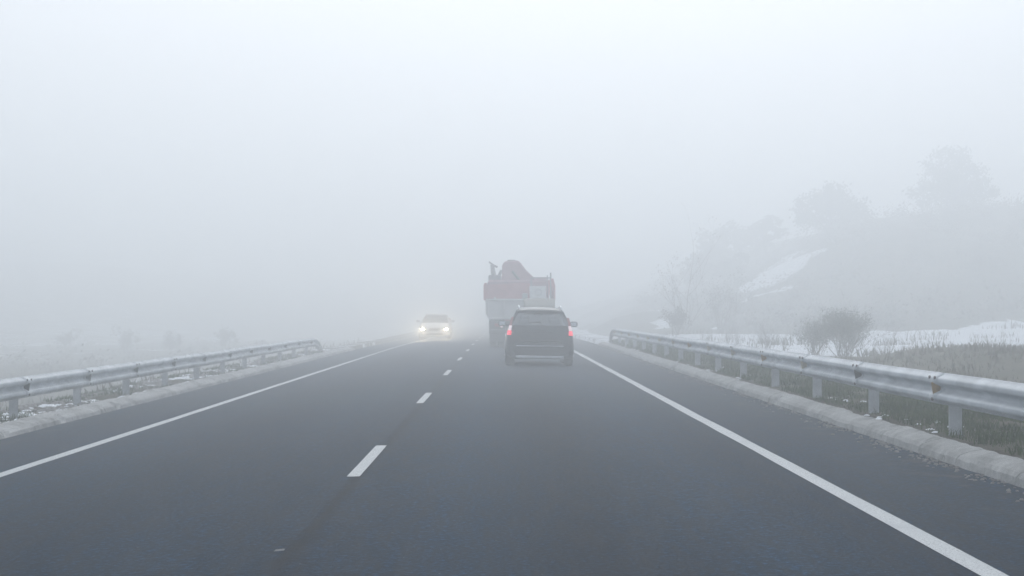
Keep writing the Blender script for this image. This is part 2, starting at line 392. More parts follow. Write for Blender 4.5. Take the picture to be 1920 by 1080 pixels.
tag(kerb(1, KR, -4, 79), 'chipped pale concrete kerb along the right shoulder, grass growing behind it', 'kerb')
tag(kerb(-1, KL, -4, 79), 'chipped pale concrete kerb along the left shoulder, snow and pebbles behind it', 'kerb')

# ------------------------------------------------------------------ guard rails
def beam_profile():
    P = []
    n = 28
    for i in range(n + 1):
        t = i / n; z = -.155 + .31 * t
        # double wave: two crests toward the road, valley in the middle
        a = abs(t - .5) * 2                       # 0 centre, 1 edge
        d = .082 * (sm((a - .06) / .34) if a < .46 else 1 - sm((a - .62) / .36) * .93)
        P.append((d, z))
    return P
BP = beam_profile()
def guard_rail(side, x, ztop, y_posts, y_end, refl_style):
    """side +1: right of the road, beam face looks to -X."""
    zc0 = lambda Y: road_z(x, Y) + ztop - .155
    root = empty('guard_rail', (x, y_posts[0], road_z(x, 0)))
    ox, oy, oz = root.location
    ys_ = []
    Y = y_posts[0] - 2.0
    while Y < y_posts[-1] + 1.0: ys_.append(Y); Y += 1.0 if Y < 60 else 1.0
    ys_.append(y_posts[-1] + 1.0)
    m = MB()
    def ring(Y, zc, off=0, flare=0, squash=1):
        wob = nz(Y * .21, side * 4.) * .012; wz = nz(Y * .17, side * 7., 3) * .010
        F = [(x - side * (d + off) + wob + side * flare - ox, Y - oy, zc + z * squash + wz - oz) for d, z in BP]
        B = [(x - side * (d + off - .005) + wob + side * flare - ox, Y - oy, zc + z * squash + wz - oz) for d, z in reversed(BP)]
        return F + B
    rings = [ring(Y, zc0(Y)) for Y in ys_]
    e0 = ys_[-1]
    for i in range(1, 7):
        t = i / 6; Y = e0 + (y_end - e0) * t
        rings.append(ring(Y, zc0(Y) - (ztop - .22) * sm(t) , 0, .25 * t * t, 1))
    m.loft(rings)
    be = fix_normals(m.build('beam', M['zinc'], root, smooth=True))
    # lap joints: second sheet thickness over the beam at each post
    for k, py in enumerate(y_posts):
        p = MB()
        h0 = -.45; top = ztop - .03
        cx = side * .135
        # C-section post
        zb = road_z(x, py) - oz
        pts = [(-.06, -.027), (.06, -.027), (.06, -.021), (-.054, -.021), (-.054, .021), (.06, .021), (.06, .027), (-.06, .027)]
        p.loft([[(cx + a, b + py - oy, zb + zz) for a, b in pts] for zz in (h0, top)])
        po = fix_normals(p.build('post', M['post'], root))
        s = MB(); s.box((side * .037, py - oy, zb + ztop - .155), (.07, .10, .20), bev=.006)
        fix_normals(s.build('spacer', M['post'], po))
        jn = MB()
        jn.loft([ring(py - .16, zc0(py), .006), ring(py + .16, zc0(py), .006)])
        fix_normals(jn.build('splice', M['zinc'], root, smooth=True))
        for dy, dz in (((-.11, .105), (.11, .105), (0, -.105)) if py < 42 else ()):
            bo = MB(); bo.lathe_x((-side * .087, py - oy + dy, zb + ztop - .155 + dz), [(-.006, .016), (.012, .016)] if side < 0 else [(-.012, .016), (.006, .016)], 8)
            bo.build('bolt', M['bolt'], root)
        if refl_style:
            mt = refl_style(k)
            rf = MB()
            zc = zb + ztop - .155
            # trapezoid reflector seated in the valley, plate facing oncoming traffic with a folded tab
            W0, W1 = .085, .05
            rf.loft([[(-side * .012, py - oy + yy, zc + .055), (-side * .10, py - oy + yy, zc + .055), (-side * .082, py - oy + yy, zc - .055), (-side * .012, py - oy + yy, zc - .055)] for yy in (-.012, .012)])
            rf.box((-side * .014, py - oy + .03, zc), (.008, .07, .06))
            fix_normals(rf.build('reflector', mt, root))
    return root
seq = {0: 'cream', 1: 'amber', 2: 'dullgrey', 3: 'cream', 4: 'amber', 5: 'cream', 6: 'cream', 7: 'amber', 8: 'cream', 9: 'cream'}
tag(guard_rail(1, 4.30, .79, [6.25 + 4 * i for i in range(17)], 77.5, lambda k: M[seq.get(k - 2, 'cream')]),
    'galvanised crash barrier on the right with cream and amber reflectors in its groove', 'guard rail', 'crash barriers lining the road')
tag(guard_rail(-1, -6.86, .69, [2.8 + 4 * i for i in range(17)], 73.5, lambda k: M['dullgrey']),
    'galvanised crash barrier on the left, above snow-dusted stones, ending in the fog', 'guard rail', 'crash barriers lining the road')

# ------------------------------------------------------------------ ground cover
def blades(name, mt, spots, hmin, hmax, wd, label, cat):
    m = MB()
    for X, Y, k in spots:
        z = terrain(X, Y) - .01; h = rnd.uniform(hmin, hmax) * k; a = rnd.uniform(0, 6.283); b = rnd.uniform(0, 6.283); l = h * rnd.uniform(.15, .8)
        w = wd * rnd.uniform(.6, 1.4) / 2
        dx, dy = math.cos(a) * w, math.sin(a) * w; lx, ly = math.cos(b) * l, math.sin(b) * l
        n = len(m.v)
        m.v += [(X - dx, Y - dy, z), (X + dx, Y + dy, z), (X + dx * .7 + lx * .35, Y + dy * .7 + ly * .35, z + h * .6), (X - dx * .7 + lx * .35, Y - dy * .7 + ly * .35, z + h * .6), (X + lx, Y + ly, z + h)]
        m.f += [(n, n + 1, n + 2, n + 3), (n + 3, n + 2, n + 4)]; m.mi += [0, 0]
    return tag(m.build(name, mt), label, cat, kind='stuff')
def scatter(n, x0, x1, y0, y1, clump, sd):
    out = []
    while len(out) < n:
        X = rnd.uniform(x0, x1); t = rnd.random(); Y = y0 + (y1 - y0) * t ** 1.35
        c = nz(X * clump, Y * clump * .8, sd)
        if c * 1.8 + .75 > rnd.random(): out.append((X, Y, .7 + max(-.3, c) * .9))
    return out
blades('verge_grass', M['grass'], scatter(42000, RB + .0, 6.6, 5, 50, 1.4, 1), .05, .15, .012, 'short green and straw coloured grass under the right crash barrier', 'grass')
blades('verge_grass', M['grass'], scatter(9000, RB + .02, 6.8, 48, 78, 1.4, 1), .06, .17, .025, 'short grass behind the far end of the right kerb', 'grass')
blades('verge_grass', M['grass'], [p for p in scatter(26000, -9.4, LB - .05, 14, 75, 1.1, 6) if nz(p[0] * .9, p[1] * .5, 12) > -.02], .04, .13, .015, 'sparse green grass under the left crash barrier', 'grass')
blades('dry_grass', M['dry_grass'], scatter(15000, 6.4, 30, 34, 56, .7, 3), .06, .24, .035, 'dry grass on the earth mound beyond the right barrier', 'dry grass')
blades('dry_grass', M['dry_grass'], [p for p in scatter(9000, 6.5, 28, 56, 98, .5, 4) if nz(p[0] * .35, p[1] * .25, 21) > .20], .12, .5, .04, 'dry stalks poking through the snowy field on the right', 'dry grass')
blades('dry_grass', M['dry_grass'], scatter(9000, -30, -8.5, 16, 120, .5, 5), .10, .4, .04, 'dry grass on the falling bank left of the road', 'dry grass')

def lumps(name, mt, pts, label, cat, flat=.5):
    m = MB()
    for X, Y, r in pts:
        z = terrain(X, Y); n0 = len(m.v); k = 7
        rot = rnd.uniform(0, 6)
        for ri, zz in ((1, -.1), (.9, .35), (.45, .85)):
            for q in range(k):
                a = rot + 6.283 * q / k; rr = r * ri * (1 + .35 * nz(X * 9 + q * 1.3, Y * 7, ri * 5))
                m.v.append((X + rr * math.cos(a), Y + rr * math.sin(a) * 1.3, z + zz * r * flat))
        for i in range(2):
            for q in range(k):
                a = n0 + i * k + q; b = n0 + i * k + (q + 1) % k; m.f.append((a, b, b + k, a + k)); m.mi.append(0)
        m.f.append(tuple(n0 + 2 * k + q for q in range(k))); m.mi.append(0)
    return tag(m.build(name, mt, smooth=True), label, cat, kind='stuff')
def verge_pts(n, x0, x1, y0, y1, r0, r1, sd, thr):
    o = []
    while len(o) < n:
        X, Y = rnd.uniform(x0, x1), rnd.uniform(y0, y1)
        if nz(X * 1.2, Y * .45, sd) > thr: o.append((X, Y, rnd.uniform(r0, r1) ** 1))
    return o
lumps('pebbles', M['stone'], verge_pts(2200, LB - 1.6, LB - .02, 14, 76, .015, .07, 31, -.05), 'grey pebbles between the left kerb and barrier', 'pebbles', .8)
lumps('snow_clumps', M['snow'], verge_pts(1300, LB - 1.5, LB + .05, 14, 78, .02, .10, 40, .02), 'clumps of old snow along the left kerb', 'snow', .35)
lumps('snow_clumps', M['snow'], verge_pts(120, RB - .08, RB + .5, 12, 78, .015, .05, 44, .2), 'small scraps of snow on the right kerb', 'snow', .4)
# grit against the right kerb
m = MB()
for i in range(1400):
    Y = 10 + 60 * rnd.random() ** 1.6; X = KR - abs(rnd.gauss(0, .13)) - .01
    if nz(Y * .6, 3, 5) < -.1 and rnd.random() < .8: continue
    r = rnd.uniform(.004, .016); z = road_z(X, Y) + .002
    a = rnd.uniform(0, 3); m.box((X, Y, z + r * .3), (r * 2, r * 2.4, r), a, .6)
tag(m.build('grit', M['stone']), 'loose grit washed against the right kerb', 'grit', kind='stuff')

# ------------------------------------------------------------------ trees and shrubs
def crown_mesh(lobes, n, leaf, r, dens=1.0):
    m = MB()
    tot = sum(l[3] ** 2 for l in lobes)
    for (cx, cy, cz, lr, fl) in [(l[0], l[1], l[2], l[3], l[4]) for l in lobes]:
        kn = int(n * lr * lr / tot)
        cl = [None] * max(4, kn // 26)
        for i in range(len(cl)):
            u = Vector((r.gauss(0, 1), r.gauss(0, 1), r.gauss(0, 1))).normalized() * (lr * r.random() ** .42)
            cl[i] = Vector((cx + u.x, cy + u.y, cz + u.z * fl))
        for i in range(kn):
            c = r.choice(cl); s = lr * .17
            p = c + Vector((r.gauss(0, s), r.gauss(0, s), r.gauss(0, s * .7)))
            a = Vector((r.gauss(0, 1), r.gauss(0, 1), r.gauss(0, 1))).normalized(); b = a.orthogonal().normalized(); b2 = a.cross(b)
            q = leaf * r.uniform(.6, 1.4)
            m.poly([p - b * q, p - b2 * q * .5, p + b * q, p + b2 * q * .5])
    return m
def limb(m, p, d, L_, rad, depth, r, tips, spread=.5, up=.1, n=5):
    pts = [p]; cur = Vector(p); dd = Vector(d).normalized(); k = 4
    for i in range(k):
        dd = (dd + Vector((r.gauss(0, .12), r.gauss(0, .12), r.gauss(0, .08) + up * .3))).normalized(); cur = cur + dd * L_ / k; pts.append(cur.copy())
    m.tube(pts, [rad * (1 - .55 * i / k) for i in range(k + 1)], n)
    tips.append(cur.copy())
    if depth > 0:
        for j in range(r.randint(2, 4)):
            q = pts[r.randint(2, k)]; nd = (dd + Vector((r.gauss(0, spread), r.gauss(0, spread), r.gauss(0, spread * .6) + up))).normalized()
            limb(m, q, nd, L_ * r.uniform(.5, .8), rad * .45, depth - 1, r, tips, spread, up, max(3, n - 1))
def pine(X, Y, trunk_h, lobes, seed, label, n=5200, leaf=.16, mt='pine_leaf', name='stone_pine', cat='tree', group=None, lean=0):
    r = random.Random(seed); z = terrain(X, Y) - .2
    if name == 'stone_pine': lobes = [(a * 1.12, b, c - 1.5, d * 1.12, e) for a, b, c, d, e in lobes]
    root = empty(name, (X, Y, z)); m = MB(); tips = []
    m.tube([(0, 0, 0), (lean * .4, 0, trunk_h * .5), (lean, 0, trunk_h)], [.26, .20, .15], 8)
    for l in lobes:
        tgt = Vector((l[0], l[1], l[2])); st = Vector((lean * .8, 0, trunk_h * r.uniform(.7, .95)))
        m.tube([st, st.lerp(tgt, .5) + Vector((r.gauss(0, .15), r.gauss(0, .15), -.1)), tgt], [.12, .08, .03], 5)
    m.build('trunk', M['bark'], root)
    crown_mesh(lobes, n, leaf, r).build('crown', M[mt], root)
    return tag(root, label, cat, group)
pine(29.6, 168, 1.4, [(-1.2, 0, 4.0, 1.7, .62), (.9, .3, 4.3, 1.8, .6), (0, -.4, 5.0, 1.6, .55), (2.1, .2, 3.3, 1.4, .7), (-2.2, .2, 2.9, 1.2, .7), (.3, .3, 2.8, 1.8, .8), (1.6, 0, 2.2, 1.5, .8)], 11,
     'broad flat-topped pine on the hillside, just right of the snowy gully', 6500)
pine(41.5, 172, 2.5, [(0, 0, 7.4, 1.5, .8), (-1.2, .2, 6.0, 1.7, .8), (1.3, .2, 6.2, 1.7, .8), (.2, 0, 4.8, 2.4, .75), (-2.1, 0, 4.0, 1.5, .7), (2.4, 0, 4.2, 1.6, .8), (.5, 0, 3.0, 2.6, .7)], 12,
     'tallest pine with a peaked crown, on the ridge at the far right', 8000)
# dim wood on the slope left of the gully
far = [(19.2, 178, 5.2), (21.5, 186, 5.6), (17.6, 170, 4.0), (24.4, 190, 5.0), (26.0, 184, 3.6), (20.3, 166, 3.0)]
fl_ = ['pale fogged tree on the slope, tallest left of the snowy gully', 'fogged tree behind the tallest one left of the gully', 'fogged tree lowest on the slope, nearest the road', 'fogged tree closest to the left edge of the snowy gully', 'small fogged tree at the top of the snowy gully', 'short fogged tree in front of the wood left of the gully']
for i, (x, y, h) in enumerate(far):
    r = random.Random(40 + i)
    lobes = [(r.gauss(0, .9), r.gauss(0, .6), h * r.uniform(.35, .85), h * r.uniform(.2, .34), .9) for _ in range(6)]
    pine(x, y, h * .5, lobes, 50 + i, fl_[i], 2200, .17, 'winter_leaf', 'hillside_tree', group='fogged trees on the right hillside')
# scrub on the hill face
def scrub(name, pts, mt, label):
    m = MB(); r = random.Random(5)
    for X, Y, s in pts:
        z = terrain(X, Y)
        for _ in range(34):
            p = Vector((X + r.gauss(0, s * .45), Y + r.gauss(0, s * .45), z + abs(r.gauss(0, s * .38)) + .05))
            a = Vector((r.gauss(0, 1), r.gauss(0, 1), r.gauss(0, 1))).normalized(); b = a.orthogonal().normalized(); b2 = a.cross(b); q = r.uniform(.06, .16)
            m.poly([p - b * q, p - b2 * q * .5, p + b * q, p + b2 * q * .5])
    return tag(m.build(name, M[mt]), label, 'scrub', kind='stuff')
P = []
while len(P) < 1100:
    X, Y = rnd.uniform(13, 62), rnd.uniform(99, 186)
    if snow_amt(X, Y) < .5 and nz(X * .2, Y * .15, 3) > -.35: P.append((X, Y, rnd.uniform(.5, 1.6)))
scrub('scrub', P, 'winter_leaf', 'low brown winter scrub covering the right hillside')
P = [(rnd.uniform(-75, -13), rnd.uniform(95, 200), rnd.uniform(.4, 1.1)) for _ in range(260)]
scrub('scrub', P, 'winter_leaf', 'low scrub over the foggy field left of the road')

def bush(X, Y, h, w, seed, label, leaves=1500, mt='bush_leaf', name='bush', cat='bush', group=None, stems=16, leaf=.022, tw='twig', rad=.012, depth=2):
    r = random.Random(seed); z = terrain(X, Y) - .05; root = empty(name, (X, Y, z)); m = MB(); tips = []
    for i in range(stems):
        a = r.uniform(0, 6.283); k = r.uniform(0, .9) * w / h
        limb(m, (r.gauss(0, w * .08), r.gauss(0, w * .08), 0), (math.cos(a) * k, math.sin(a) * k, 1), h * r.uniform(.45, .72), rad, depth, r, tips, .42, .15, 4)
    m.build('stems', M[tw], root)
    if leaves:
        lm = MB()
        for i in range(leaves):
            t = r.choice(tips)
            if leaves > 4000 and (t.x ** 2 + t.y ** 2 > (w * (.45 + .3 * r.random())) ** 2 or t.z > h * (.8 + .45 * r.random())): continue
            p = t + Vector((r.gauss(0, .09), r.gauss(0, .09), r.gauss(0, .10)))
            a = Vector((r.gauss(0, 1), r.gauss(0, 1), r.gauss(0, 1))).normalized(); b = a.orthogonal().normalized(); b2 = a.cross(b); q = leaf * r.uniform(.6, 1.5)
            lm.poly([p - b * q, p - b2 * q * .6, p + b * q, p + b2 * q * .6])
        lm.build('foliage', M[mt], root)
    return tag(root, label, cat, group)
bush(11.0, 60, 1.30, 1.5, 3, 'dense grey-green bush beyond the right barrier, at the edge of the snow', 11000, stems=34, leaf=.024, depth=3)
bush(10.2, 61, 1.0, 1.1, 4, 'smaller round bush at the left foot of the dense grey-green one', 4500, stems=20, leaf=.024, depth=3)
bush(10.1, 103, 4.6, 2.0, 8, 'tall thin bare tree behind the far end of the right barrier', 700, 'winter_leaf', 'bare_tree', 'tree', None, 5, .03, 'twig', .035, 3)
bush(12.2, 104, 2.3, 1.6, 9, 'small leafless tree to the right of the tall thin bare one', 1200, 'winter_leaf', 'bare_tree', 'tree', None, 9, .035, 'twig', .03, 3)
bush(8.6, 92, 1.2, 1.5, 19, 'low dark thicket behind the far end of the right barrier', 1500, 'winter_leaf', 'bush', 'bush', None, 10, .04, 'twig', .02, 2)
def solo_weed(seed, h):
    r = random.Random(seed); m = MB(); tips = []
    for i in range(7):
        a = r.uniform(0, 6.283); k = r.uniform(.1, .6)
        limb(m, (r.gauss(0, .05), r.gauss(0, .05), 0), (math.cos(a) * k, math.sin(a) * k, 1), h * r.uniform(.5, .8), .010, 2, r, tips, .5, .1, 3)
    return m
weeds = [solo_weed(70 + i, .55 + .12 * i).mesh('dry_shrub', M['frost_twig' if i % 2 else 'twig']) for i in range(4)]
wl = [(8.0, 64), (8.5, 68), (8.9, 63), (9.4, 70), (9.7, 64), (10.3, 74), (9.1, 75), (11.0, 79), (12.4, 66), (12.9, 71), (9.9, 58), (8.3, 58), (8.9, 83), (10.9, 86), (12.0, 58), (7.9, 72)]
for i, (x, y) in enumerate(wl):
    o = bpy.data.objects.new('dry_shrub', weeds[i % 4]); C.objects.link(o); o.location = (x, y, terrain(x, y) - .03); o.rotation_euler = (0, 0, i * 1.7); s = .8 + .35 * ((i * 37) % 10) / 10; o.scale = (s, s, s)
    tag(o, 'leafless frosted shrub standing in the snowy field behind the right barrier', 'shrub', 'leafless shrubs in the snowy field')
lb = [(-19.2, 131, 1.9), (-22.5, 128, 1.6), (-26.5, 135, 2.0), (-15.6, 120, 1.1), (-32, 140, 1.8)]
ll = ['foggy bush nearest the left barrier end', 'low foggy bush second from the road in the left field', 'widest foggy bush in the left field', 'smallest foggy bush beside the road bank', 'foggy bush farthest left in the field']
order = [0, 1, 2, 3, 4]
for i, (x, y, h) in enumerate(lb):
    bush(x * 1.15, y + 18, h * .85, h * 1.3, 90 + i, ll[i], 1500, 'winter_leaf', 'bush', 'bush', 'foggy bushes in the left field', 9, .05, 'twig', .02, 2)

# ------------------------------------------------------------------ car
def wheel(parent, x, y, r=.32, w=.21, side=1, name='wheel', rim='rim'):
    m = MB(); m.lathe_x((x, y, r), [(-w / 2, r * .62), (-w / 2, r * .93), (-w / 2 + .025, r), (w / 2 - .025, r), (w / 2, r * .93), (w / 2, r * .62)], 32)
    wo = m.build(name, M['tyre'], parent, smooth=False)
    m = MB(); o = side * w / 2
    m.lathe_x((x + o, y, r), [(-.02 * side, r * .62), (.006 * side, r * .6), (-.012 * side, r * .48), (-.02 * side, .05), (.012 * side, .045), (.014 * side, .02)], 24)
    for q in range(5):
        a = 6.283 * q / 5; m.tube([(x + o + .004 * side, y, r), (x + o + .004 * side, y + math.cos(a) * r * .57, r + math.sin(a) * r * .57)], [.03, .022], 6)
    fix_normals(m.build('rim', M[rim], wo))
    return wo
def estate_car(loc, rz, paint, label, tail_on, head_on, W=1.76, strip_=True, tow=False):
    """y=0 is the rear bumper, y=4.6 the nose; facing +Y."""
    root = empty('estate_car', loc, rz); hw = W / 2
    # lower body: rings along y. each ring lists (x half width, z) from sill up to belt
    st = [  # y, k width, zbot, zmid(belt), round
        (.00, .86, .30, .62), (.03, .93, .25, .80), (.09, .965, .21, .90), (.25, .985, .19, .96), (.7, 1.0, .19, .985), (1.3, 1.0, .18, .98), (2.2, 1.0, .18, .96), (3.0, 1.0, .18, .94),
        (3.4, .995, .18, .93), (3.8, .98, .19, .88), (4.2, .95, .20, .80), (4.45, .90, .22, .70), (4.56, .82, .26, .62), (4.60, .74, .32, .56)]
    rings = []
    for y, k, zb, zt in st:
        w = hw * k; h = zt - zb
        half = [(w * .86, zb), (w * .96, zb + h * .10), (w, zb + h * .32), (w * 1.0, zb + h * .52), (w * .985, zb + h * .68), (w * .955, zb + h * .88), (w * .90, zt)]
        half += [(w * .60, zt + .012), (w * .25, zt + .02)]
        rings.append([(x, y, z) for x, z in half] + [(-x, y, z) for x, z in reversed(half)])
    m = MB(); m.loft(rings); bd = fix_normals(m.build('body', M[paint], root, smooth=False))
    for p in bd.data.polygons: p.use_smooth = len(p.vertices) == 4
    # wheel arches (dark) and wheels
    for wy in (.92, 3.68):
        for s in (-1, 1):
            m = MB(); n = 18; pts = [(wy + .385 * math.cos(math.pi * q / n), .30 + .375 * math.sin(math.pi * q / n)) for q in range(n + 1)]
            m.prism(pts, 'x', s * (hw - .17), s * (hw + .004)); fix_normals(m.build('wheel_arch', M['trim'], root))
            wheel(root, s * (hw - .12), wy, .325, .225, s)
    m = MB(); m.box((0, 2.3, .22), (W * .80, 3.9, .10)); m.build('underbody', M['trim'], root)
    m = MB(); m.tube([(-.42, .02, .24), (-.42, .35, .24)], .03, 10); m.tube([(-.42, .5, .24), (-.35, 2, .24)], .025, 6); m.build('exhaust', M['steel_dark'], root)
    # rear bumper, slightly proud, with silver lower strip
    def bar(y, x, z0, z1, th, mt, nm, par=root, curve=.10):
        m = MB(); n = 14; R_ = []
        for i in range(n + 1):
            t = -1 + 2 * i / n; xx = t * x; yy = y + curve * abs(t) ** 3
            R_.append([(xx, yy, z0), (xx, yy - th * .7, z0 + (z1 - z0) * .08), (xx, yy - th, z0 + (z1 - z0) * .35), (xx, yy - th, z0 + (z1 - z0) * .75), (xx, yy - th * .5, z1), (xx, yy + .05, z1), (xx, yy + .05, z0)])
        m.loft(R_); return fix_normals(m.build(nm, M[mt], par, smooth=True))
    bmp = bar(.015, hw * .97, .255, .60, .085, paint, 'rear_bumper', curve=.13)
    bar(-.055, hw * .70, .185, .262, .03, 'silver_trim', 'skid_plate', bmp, .05)
    bar(.0, hw * .92, .60, .645, .05, 'trim', 'bumper_top', bmp, .12)
    # tailgate
    m = MB(); n = 12; tg = []
    for z, yy, ww in ((.60, .00, .66), (.66, -.012, .685), (.80, -.005, .69), (.93, .03, .685), (1.005, .07, .67)):
        row = []
        for i in range(n + 1):
            t = -1 + 2 * i / n; row.append((t * ww, yy + .045 * t * t, z))
        tg.append(row + [(x, y + .05, z) for x, y, z in reversed(row)])
    m.loft(tg); tgo = fix_normals(m.build('tailgate', M[paint], root, smooth=True))
    if strip_:
        bar(-.075, .58, .490, .512, .018, 'chrome', 'bumper_strip', bmp, .05)
    m = MB(); m.box((0, -.028, .755), (.52, .02, .12), bev=.006); fix_normals(m.build('number_plate', M['trim' if tail_on else 'plate'], tgo))
    m = MB(); m.box((0, -.022, .845), (.6, .03, .022), bev=.006); fix_normals(m.build('handle', M['trim'], tgo))
    m = MB(); m.tube([(.05, .045, 1.0), (.02, .15, 1.09), (-.30, .13, 1.06)], .012, 6); fix_normals(m.build('rear_wiper', M['trim'], tgo))
    m = MB(); m.box((0, -.010, .612), (1.36, .02, .014)); m.build('panel_gap', M['trim'], tgo)
    # greenhouse: pillars + roof + glass
    zr = 1.375
    def side_x(z): return hw * (.90 - .235 * ((z - .97) / .40))
    belt_b = (.10, 1.0); roofb = (.40, zr)
    # roof shell
    rr = []
    for y, zz, k in ((.34, zr - .03, .985), (.40, zr, 1), (.8, zr + .035, 1), (1.5, zr + .055, 1), (2.2, zr + .045, 1), (2.65, zr - .005, .985)):
        xw = side_x(zr) * k + .01
        top = [(xw, zz - .045), (xw * .985, zz - .015), (xw * .90, zz + .008), (xw * .5, zz + .028), (0, zz + .034)]
        up = top + [(-x, z) for x, z in reversed(top[:-1])]
        rr.append([(x, y, z) for x, z in up] + [(x * .98, y, z - .045) for x, z in reversed(up)])
    m = MB(); m.loft(rr); ro = fix_normals(m.build('roof', M[paint], root, smooth=True))
    # rear spoiler lip
    m = MB(); m.loft([[(t * side_x(zr) * .93, yy + .04 * t * t, zz - .01 * t * t) for yy, zz in ((.30, zr - .02), (.29, zr - .002), (.42, zr + .022), (.42, zr - .02))] for t in [-1 + i / 6 for i in range(13)]])
    fix_normals(m.build('spoiler', M[paint], ro, smooth=True))
    for s in (-1, 1):
        m = MB(); xr = side_x(zr) * .93
        m.tube([(s * xr, .50, zr + .02), (s * xr, .56, zr + .085), (s * xr, 1.5, zr + .115), (s * xr, 2.25, zr + .09), (s * xr, 2.4, zr + .03)], .017, 8); fix_normals(m.build('roof_rail', M['chrome'], ro, smooth=True))
    # pillars
    def pillar(p0, p1, a, b, s, nm='pillar'):
        m = MB(); (y0, z0), (y1, z1) = p0, p1
        R_ = []
        for (y, z, w) in ((y0, z0, a), (y1, z1, b)):
            x = side_x(z) if z < 1.3 else side_x(zr - .03)
            R_.append([(s * x, y - w / 2, z), (s * x, y + w / 2, z), (s * (x - .05), y + w / 2, z), (s * (x - .05), y - w / 2, z)])
        m.loft(R_); return fix_normals(m.build(nm, M[paint], root))
    for s in (-1, 1):
        pillar((.16, .965), (.42, zr - .02), .12, .12, s)       # D
        pillar((.98, .965), (1.06, zr - .01), .10, .09, s)
        pillar((1.98, .955), (1.86, zr), .09, .08, s)
        pillar((3.18, .93), (2.62, zr - .02), .10, .08, s)      # A
    # glass
    def pane(pts, nm='window'):
        m = MB(); q = [Vector(p) for p in pts]; nn = (q[1] - q[0]).cross(q[2] - q[0]).normalized() * .004
        m.loft([[p for p in q], [p + nn for p in q]]); return fix_normals(m.build(nm, M['glass'], root))
    xb, xt = side_x(1.0) - .035, side_x(zr) - .035
    pane([(-xb, .085, 1.0), (xb, .085, 1.0), (xt, .37, zr - .03), (-xt, .37, zr - .03)], 'rear_window')
    pane([(-xb, 3.22, .93), (xb, 3.22, .93), (xt, 2.66, zr - .01), (-xt, 2.66, zr - .01)], 'windscreen')
    for s in (-1, 1):
        for (a0, a1, b0, b1) in ((.20, .94, .46, 1.02), (1.02, 1.94, 1.10, 1.83), (2.02, 3.12, 1.90, 2.60)):
            pane([(s * (xb + .02), a0, .97), (s * (xb + .02), a1, .96), (s * (xt + .02), b1, zr - .03), (s * (xt + .02), b0, zr - .03)])
    # interior
    for sx in (-.36, .36):
        m = MB(); m.box((sx, 1.95, .82), (.46, .13, .50), bev=.04); m.box((sx, 1.92, 1.17), (.24, .09, .17), bev=.035); m.box((sx, 1.92, 1.06), (.10, .03, .10)); fix_normals(m.build('front_seat', M['seat'], root, smooth=False))
    m = MB(); m.box((0, 1.05, .80), (1.22, .14, .46), bev=.04)
    for sx in (-.40, .40): m.box((sx, 1.03, 1.09), (.25, .09, .14), bev=.03)
    fix_normals(m.build('rear_seat', M['seat'], root))
    m = MB(); m.box((0, 2.95, .92), (1.3, .4, .10), bev=.03); m.box((-.36, 2.72, 1.0), (.32, .02, .02)); fix_normals(m.build('dashboard', M['cabin'], root))
    m = MB(); m.box((0, 2.55, 1.27), (.22, .03, .06), bev=.01); m.build('rear_view_mirror', M['trim'], root)
    # mirrors
    for s in (-1, 1):
        m = MB(); m.box((s * (hw + .085), 2.92, 1.03), (.20, .10, .135), bev=.03); m.tube([(s * (hw - .10), 2.95, .97), (s * (hw + .02), 2.93, 1.0)], .022, 6)
        mo = fix_normals(m.build('wing_mirror', M[paint], root)); m = MB(); m.box((s * (hw + .085), 2.868, 1.03), (.16, .006, .10), bev=.002); fix_normals(m.build('mirror_glass', M['mirror'], mo))
    # tail lamps: tall, climbing the rear pillar
    for s in (-1, 1):
        def lamp(z0, z1, mt, nm, par):
            m = MB(); R_ = []
            for i in range(5):
                z = z0 + (z1 - z0) * i / 4; t = (z - .62) / .6
                xo = (hw * .965 if z < .92 else side_x(max(z, .97)) + .012) ; xo = hw * .955 - max(0, z - .80) * .24
                xi = .71 - max(0, z - .9) * .12 - max(0, .80 - z) * -.0
                if xi > xo - .05: xi = xo - .06
                yo = .02 + max(0, z - .9) * .65
                R_.append([(s * xi, yo - .055, z), (s * (xo - .05), yo - .045, z), (s * xo, yo + .03, z), (s * (xo + .002), yo + .16, z), (s * xi, yo + .10, z)])
            m.loft(R_); return fix_normals(m.build(nm, M[mt], par, smooth=False))
        base = lamp(.765, .875, 'red_glow' if tail_on else 'red_dark', 'tail_lamp', root)
        lamp(.878, 1.00, 'clear_lamp' if tail_on else 'white_frame', 'clear_lens', base)
        lamp(1.003, 1.20, 'red_lamp' if tail_on else 'red_dark', 'upper_lens', base)
        # head lamps
        m = MB(); R_ = []
        for i in range(5):
            t = i / 4; xx = s * (.46 + .32 * t); yy = 4.595 - .02 - .14 * t * t
            R_.append([(xx, yy + .03, .53), (xx, yy + .035, .57), (xx, yy, .645 + .02 * t), (xx, yy - .12, .66 + .02 * t), (xx, yy - .12, .53)])
        m.loft(R_); hl = fix_normals(m.build('headlight', M['cabin'], root, smooth=True))
        m = MB(); m.prism([(s * (.645 + .10 * math.cos(6.283 * q / 16)), .59 + .062 * math.sin(6.283 * q / 16)) for q in range(16)], 'y', 4.55, 4.60)
        fix_normals(m.build('bulb', M['head_lamp'] if head_on else M['chrome'], hl))
    # front grille and bumper
    m = MB(); m.box((0, 4.605, .58), (.62, .03, .12), bev=.01)
    for i in range(4): m.box((0, 4.623, .54 + .027 * i), (.56, .01, .009))
    fix_normals(m.build('grille', M['trim'], root))
    m = MB(); n = 14; R_ = []
